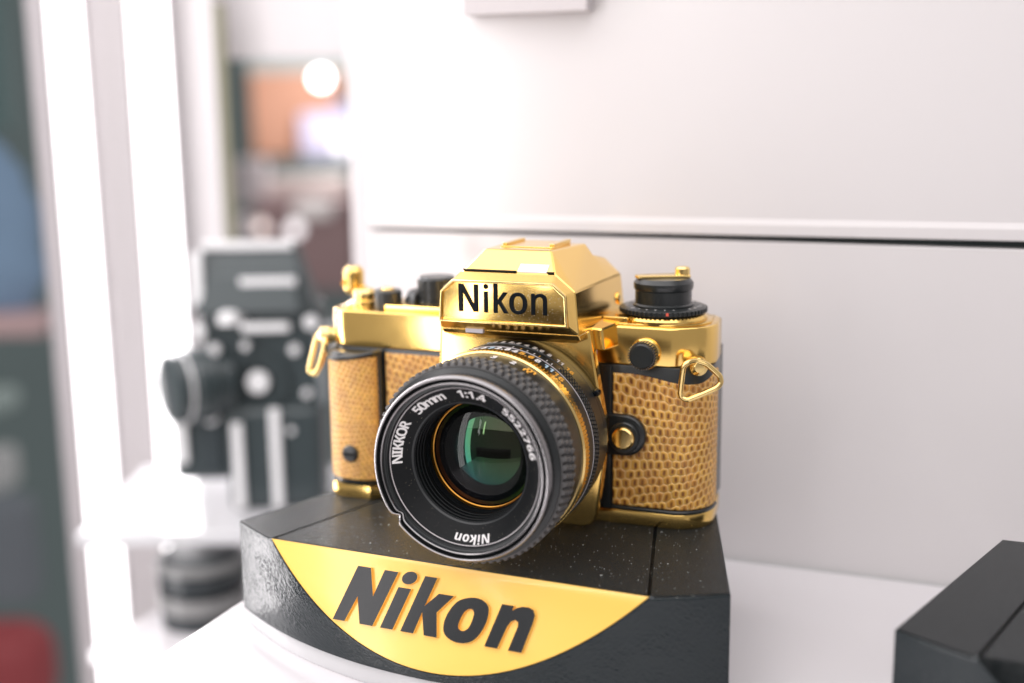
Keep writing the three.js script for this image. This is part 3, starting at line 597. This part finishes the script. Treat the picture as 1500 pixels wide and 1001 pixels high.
// overhead and front lamps of the case, outside the frame: they give the broad light on the metal
{
  const g = thing('case_lamp', [-150, 500, 10]);
  M('housing', box(-410, 410, 3, 18, -370, 370, 2), MAT.aluminium, g);
  M('diffuser', box(-406, 406, 0, 2.8, -366, 366, 1), MAT.lampFace, g);
  tag(g, 'flat white lamp panel in the roof of the display case', 'lamp');
  areaLight([-150, 498, 10], [-150, 0, 10.01], 810, 730, LAMP.overhead, lin(1, 0.965, 0.965)).name = 'case_lamp_glow';
}
{
  const g = thing('light_strip', [-300, -200, 460], Math.atan2(300, -430));
  M('housing', box(-36, 36, 0, 620, -14, -3, 1), MAT.aluminium, g);
  M('diffuser', box(-34, 34, 4, 616, -2.9, 0, 1), MAT.lampFace, g);
  tag(g, 'glowing white light strip on the front post of the case', 'light strip', 'vertical light strips');
  areaLight([-300 + 300 * 0.006, 108, 460 - 430 * 0.006], [0, 108, 30], 66, 610, LAMP.front, lin(1, 0.95, 0.95)).name = 'front_strip_glow';
}
{
  const g = thing('light_strip', [-430, -260, 50], Math.PI / 2);
  M('housing', box(-62, 62, 0, 720, -14, -3, 1), MAT.aluminium, g);
  M('diffuser', box(-60, 60, 4, 716, -2.9, 0, 1), MAT.lampFace, g);
  tag(g, 'glowing white light strip on the side frame of the case', 'light strip', 'vertical light strips');
  areaLight([-428, 100, 50], [0, 100, 50], 118, 710, LAMP.side, lin(1, 0.955, 0.965)).name = 'side_strip_glow';
}
{
  const g = thing('soft_lamp', [60, 900, 950], 0);
  g.rotation.x = 0.82;
  M('housing', box(-910, 910, 3, 30, -610, 610, 3), MAT.aluminium, g);
  M('diffuser', box(-900, 900, 0, 2.8, -600, 600, 1), MAT.lampFace, g);
  tag(g, 'large tilted soft lamp panel of the shop facing the case', 'lamp');
  const n = new THREE.Vector3(0, -1, 0).applyEuler(g.rotation);
  areaLight([60 + n.x * 3, 900 + n.y * 3, 950 + n.z * 3], [60 + n.x * 100, 900 + n.y * 100, 950 + n.z * 100], 1800, 1200, LAMP.shop, lin(1, 0.965, 0.955)).name = 'soft_lamp_glow';
}
{
  const g = thing('tube_lamp', [-262, 215, 950]);
  M('tube', new THREE.CapsuleGeometry(16, 260, 6, 24).translate(0, 146, 0), MAT.led, g);
  M('cap', lathe([[0.01, 0], [10, 0], [17, 6], [17, 12], [0.01, 12]], 'y', 32).translate(0, 285, 0), MAT.aluminium, g);
  tag(g, 'hanging tube lamp mirrored in the glossy back wall', 'lamp');
  areaLight([-262, 361, 933], [-262, 361, 0], 30, 250, LAMP.tube, lin(1, 0.97, 0.96)).name = 'tube_lamp_glow';
}
{
  const g = thing('shop_counter', [-110, -950, 1700]), dk = std({ color: lin(0.07, 0.055, 0.045), roughness: 0.6 });
  M('cabinet', box(-640, 640, 0, 815, 0, 420, 8), dk, g);
  M('worktop', box(-655, 655, 816, 850, -20, 440, 6), std({ color: lin(0.11, 0.085, 0.065), roughness: 0.45 }), g);
  for (let i = 0; i < 3; i++) M('drawer_front', box(-620 + i * 418, -216 + i * 418, 60, 780, -14, -1, 4), dk, g);
  tag(g, 'dark shop counter standing opposite the display case', 'counter');
}
// card on the back wall
{
  const g = M('wall_card', box(-54.5, -4.5, 170.6, 205, WALL_Z + 0.4, WALL_Z + 9, 0.5), MAT.lacquer);
  tag(g, 'white card box mounted high on the back wall panel', 'card');
}

// ---------------------------------------------------------------- second shelf with a dark camera
{
  const a = at(118, 782, 690), b = at(352, 782, 690), yTop = -97;
  const turn = Math.atan2(-(b.z - a.z), b.x - a.x), c = a.clone().add(b).multiplyScalar(0.5);
  const g = thing('glass_shelf', [c.x, yTop - 8, c.z], turn);
  M('board', box(-48, 150, 0, 8, -130, 0, 1.5), std({ color: lin(0.58, 0.58, 0.6), roughness: 0.15 }), g);
  tag(g, 'pale glass shelf under the dark camera', null, null, 'structure');

  const P = at(385, 745, 735), dc = thing('motor_camera', [P.x, yTop, P.z], turn + 0.05);
  tag(dc, 'dark film camera with a tall motor grip standing on the glass shelf', 'camera');
  const bm = std({ color: lin(0.035, 0.048, 0.052), roughness: 0.35, clearcoat: 0.3, clearcoatRoughness: 0.2 }), sv = std({ color: lin(0.75, 0.75, 0.76), roughness: 0.3 });
  M('motor_grip', box(-18, 38, 0, 62, -34, 8, 5), bm, dc);
  M('body', box(-30, 40, 58, 120, -36, 2, 4), bm, dc);
  M('prism', chamferHull([[-34, 118, 4], [36, 118, 4], [-34, 118, -34], [36, 118, -34], [-30, 140, 0], [30, 140, 0], [-28, 156, -8], [24, 156, -8], [-28, 156, -30], [24, 156, -30]], 1.5), bm, dc);
  M('prism_trim', [box(-28, 24, 153, 158, -12, -4, 1), box(-34, -27, 120, 152, -3, 3, 1)], sv, dc);
  M('flash_window', box(-6, 26, 127, 138, 0, 5, 1), sv, dc);
  const barrel = lathe([[0.01, 34], [20, 34], [24, 32], [24, 20], [26, 18], [26, 4], [23, 2], [23, -10]], 'z', 64).scale(0.85, 0.85, 0.8).rotateY(-1.0).translate(-26, 76, 0);
  const lb = M('lens', barrel, bm, dc);
  M('lens_rib', lathe([[24.2, 22], [25, 22], [25, 24], [24.2, 24]], 'z', 64).scale(0.85, 0.85, 0.8).rotateY(-1.0).translate(-26, 76, 0), sv, lb);
  M('hand_grip', [box(-50, -15, 18, 92, -12, 7, 6)], bm, dc);
  M('grip_pad', [box(-33, -20, 24, 60, 5, 9, 2)], std({ color: lin(0.02, 0.03, 0.035), roughness: 0.7 }), dc);
  M('grip_strip', box(-48, -40, 30, 76, 7, 10, 1.2), sv, dc);
  M('mode_button', lathe([[0.01, 4], [5.5, 4], [6.5, 3], [6.5, 0]], 'z', 40).translate(2, 77, 4), sv, dc);
  M('front_knob', lathe([[0.01, 5], [4.5, 5], [5.5, 4], [5.5, 0]], 'z', 40).translate(-18, 66, 3), sv, dc);
  M('front_knob', lathe([[0.01, 5], [4, 5], [5, 4], [5, 0]], 'z', 40).translate(-26, 58, 5), sv, dc);
  M('body_strip', [box(-14, -8, 2, 54, 8, 11, 1)], sv, dc);
  M('body_strip', [box(8, 14, 2, 62, 8, 11, 1)], sv, dc);
  M('top_dial', lathe([[0.01, 8], [7, 8], [8, 7], [8, 0]], 'y', 40).translate(-12, 112, 3), sv, dc);
  M('top_lever', box(-6, 22, 107, 112, 3, 9, 1.5), sv, dc);
  M('mount_ring', lathe([[13, 0], [17, 0], [17, 3], [13, 3]], 'z', 48).translate(2, 77, 2), bm, dc);
  for (const [x, y, r] of [[-46, 82, 4.5], [-22, 97, 3.5], [-42, 66, 3], [24, 96, 3], [30, 70, 2.5], [-30, 108, 4], [34, 112, 4], [-4, 99, 2.5], [20, 48, 2.2]]) M('small_knob', lathe([[0.01, 4], [r * 0.8, 4], [r, 3], [r, 0]], 'z', 24).translate(x, y, 5), sv, dc);
  M('prism_step', chamferHull([[-30, 118, 10], [30, 118, 10], [-30, 118, 0], [30, 118, 0], [-24, 140, 3], [24, 140, 3], [-24, 140, 0], [24, 140, 0]], 1.2), bm, dc);
  M('side_rail', box(36, 41, 62, 112, -6, 4, 1.5), std({ color: lin(0.2, 0.22, 0.23), roughness: 0.4 }), dc);
  M('eyelet', new THREE.TorusGeometry(5, 1.1, 10, 28).translate(44, 104, 0), sv, dc);
}
// things on the board below the glass shelf
{
  const P = at(300, 905, 720), g = thing('spare_lens', [P.x, P.y, P.z], 0.4);
  tag(g, 'black camera lens lying low beside the display stand', 'lens');
  const bm = std({ color: lin(0.03, 0.036, 0.04), roughness: 0.35 }), sv = std({ color: lin(0.2, 0.2, 0.2), roughness: 0.3 });
  M('barrel', lathe([[0.01, 0], [24, 0], [24, 8], [22, 9], [22, 22], [25, 24], [25, 34], [20, 42], [0.01, 43]], 'y', 64), bm, g);
  M('ring', lathe([[24.2, 10], [25.2, 10], [25.2, 20], [24.2, 20]], 'y', 64), sv, g);
  M('cap', lathe([[20, 34], [25.6, 34], [25.6, 38], [20, 39]], 'y', 64), sv, g);
  const board = M('lower_shelf', box(-34, 60, -8, 0, -60, 60, 1), MAT.shelf, null, [P.x, P.y, P.z]);
  tag(board, 'white lower shelf below the glass shelf', null, null, 'structure');
}

// ---------------------------------------------------------------- the shop far behind, out of focus
{
  const D = 2600, turn = Math.atan2(-R_.z, R_.x);
  const k = D / CAM.focal;
  const wall = thing('shop_wall', (() => { const p = at(250, 500, D + 700); return [p.x, p.y - 1500, p.z]; })(), turn);
  M('board', box(-1100, 900, 0, 3400, -20, 0, 2), std({ color: lin(0.19, 0.25, 0.25), roughness: 0.8 }), wall);
  tag(wall, 'dark wall of the shop far behind', null, null, 'structure');
  const card = (name, px0, px1, py0, py1, d, depth, col, label, category, r = 6) => {
    const p = at((px0 + px1) / 2, py1, d), s = d / CAM.focal, w = (px1 - px0) * s, h = (py1 - py0) * s;
    const g = M(name, new RoundedBoxGeometry(w, h, depth, 3, Math.min(r, depth / 2.1, w / 2.1, h / 2.1)).translate(0, h / 2, 0), std({ color: lin(...col), roughness: 0.6 }), null, [p.x, p.y, p.z]);
    g.rotation.y = turn; tag(g, label, category); return g;
  };
  card('orange_poster', 372, 505, 108, 228, D, 20, [0.80, 0.42, 0.28], 'orange poster on the shop wall seen through the opening', 'poster');
  card('lilac_screen', 440, 520, 165, 232, D - 60, 30, [0.75, 0.70, 0.90], 'pale lilac panel in front of the orange poster', 'panel', 14);
  card('ceiling_beam', 365, 520, 80, 108, D - 20, 40, [0.55, 0.62, 0.60], 'pale grey beam above the orange poster', 'beam');
  card('dark_counter', 345, 525, 232, 262, D - 100, 200, [0.10, 0.13, 0.13], 'dark counter below the orange poster', 'counter');
  card('shop_shelf', 395, 512, 258, 284, D - 220, 60, [0.62, 0.55, 0.52], 'beige shelf under the dark counter', 'shelf board');
  card('brown_cabinet', 385, 525, 290, 420, D - 240, 120, [0.30, 0.2, 0.2], 'dark brown cabinet under the beige shelf', 'cabinet');
  card('grey_box', 350, 392, 235, 300, D - 260, 60, [0.5, 0.46, 0.47], 'light grey carton beside the brown cabinet', 'carton');
  card('white_carton', 430, 490, 292, 318, D - 380, 60, [0.85, 0.82, 0.80], 'white carton in front of the brown cabinet', 'carton', 20);
  card('blue_folder', 490, 522, 150, 205, D - 30, 20, [0.25, 0.36, 0.58], 'blue folder beside the lilac panel', 'folder');
  card('pale_counter', 250, 365, 318, 352, 1100, 60, [0.80, 0.74, 0.76], 'pale counter top behind the dark camera', 'counter');
  // round lamps that blur into discs
  for (const [px, py, d, r, e, label] of [[470, 115, 2300, 14, 9, 'brightest round lamp beside the orange poster'], [499, 216, 2300, 12, 1.6, 'small pink lamp at the lower corner of the lilac panel'], [381, 332, 2000, 10, 0.9, 'dim reddish lamp beside the brown cabinet'], [432, 336, 2000, 12, 1.2, 'dim white lamp in front of the brown cabinet']]) {
    const p = at(px, py, d);
    const m = M('globe_lamp', new THREE.SphereGeometry(r, 32, 20), std({ color: lin(0.8, 0.8, 0.8), emissive: py > 300 && px < 400 ? lin(1, 0.75, 0.68) : lin(1, 0.94, 0.96), emissiveIntensity: e }), null, [p.x, p.y, p.z]);
    tag(m, label, 'lamp', 'round shop lamps');
    const l = new THREE.PointLight(lin(1, 0.95, 0.95), e * 0.014, 0, 2); l.position.copy(m.position); l.castShadow = true; scene.add(l); l.name = 'globe_lamp_glow';
  }
  // blue jacket, pale and red things past the corner post
  const blue = std({ color: lin(0.28, 0.42, 0.60), roughness: 0.9 });
  const J = at(10, 470, 1500), jk = thing('blue_jacket', [J.x, J.y, J.z], turn);
  tag(jk, 'blue fabric jacket hanging beyond the corner post', 'jacket');
  const s = 1500 / 1800;
  M('fabric', (() => { const g = new THREE.SphereGeometry(1, 48, 32), p = g.attributes.position; for (let i = 0; i < p.count; i++) { const x = p.getX(i), y = p.getY(i), z = p.getZ(i), w = 1 + 0.12 * noiseA(x * 1.6 + 4, y * 2.4) + 0.25 * (y < 0 ? -y * 0.6 : 0); p.setXYZ(i, (x * 62 * w + (y > 0 ? -14 * y : 0)) * s, (y * 138 + 130) * s, z * 40 * w * s); } g.computeVertexNormals(); return g; })(), blue, jk);
  card('pink_cuff', -40, 78, 455, 490, 1480, 60, [0.7, 0.5, 0.5], 'dusty pink cloth under the blue jacket', 'cloth', 12);
  card('teal_banner', -60, 18, -40, 190, 1900, 30, [0.12, 0.20, 0.20], 'dark teal banner above the blue jacket', 'banner');
  card('grey_bin', -60, 60, 720, 880, 1700, 60, [0.20, 0.23, 0.26], 'slate grey bin above the red bag', 'bin', 20);
  card('pale_crate', -60, 22, 570, 600, 1800, 60, [0.42, 0.52, 0.50], 'pale green crate beyond the corner post', 'crate', 12);
  card('silver_tin', -30, 22, 655, 715, 1800, 60, [0.6, 0.62, 0.62], 'silver tin below the pale green crate', 'tin', 12);
  card('red_bag', -80, 84, 905, 1040, 1500, 90, [0.40, 0.07, 0.08], 'dark red bag low beyond the corner post', 'bag', 40);
}

// ---------------------------------------------------------------- dust on the stand
{
  const bits = [], fl = new THREE.TetrahedronGeometry(1, 0);
  for (let i = 0; i < 520; i++) {
    const u = -60 + 138 * Math.pow(rnd(), 0.8), w = -20 + 72 * rnd(), s = 0.09 + 0.2 * rnd() * rnd();
    if (Math.abs(u) > 62 - 0.3 * (54 - w) + 20) continue;
    bits.push(fl.clone().scale(s * (1 + 2.5 * rnd() * rnd()), s * 0.5, s).rotateY(rnd() * 6.28).translate(u, 0.03, w));
  }
  const m = M('dust', bits, std({ color: lin(0.55, 0.55, 0.52), roughness: 1 }));
  m.position.set(-6 * U, 0, 0); m.rotation.y = mainStand.rotation.y;
  tag(m, 'fine pale dust specks on the top of the black stand', null, null, 'stuff');
}

{
  const bits = [], fl = new THREE.TetrahedronGeometry(1, 0);
  for (let i = 0; i < 420; i++) {
    const s = 0.05 + 0.10 * rnd() * rnd(), y = 71.2 + 11 * rnd(), x = (rnd() * 2 - 1) * (y > 79.4 ? 16 : 20);
    bits.push(fl.clone().scale(s * (1 + rnd()), s, s * 0.5).rotateZ(rnd() * 6.28).translate(x, y, 27.08));
  }
  for (let i = 0; i < 160; i++) {   // on the lens rim and the name ring
    const a = rnd() * 6.283, s = 0.05 + 0.08 * rnd() * rnd(), r = 18.8 + 5 * rnd();
    bits.push(fl.clone().scale(s, s, s * 0.6).rotateZ(rnd() * 6.28).translate(r * Math.cos(a), 33 + r * Math.sin(a), 54.65 + (r - 18.4) * 0.82));
  }
  const m = M('dust_specks', bits, std({ color: lin(0.62, 0.56, 0.42), roughness: 1 }), cam);
  m.userData.kind = 'stuff';
}

scene.traverse((o) => { if (o.isMesh) o.castShadow = o.receiveShadow = true; });
renderer.render(scene, camera);
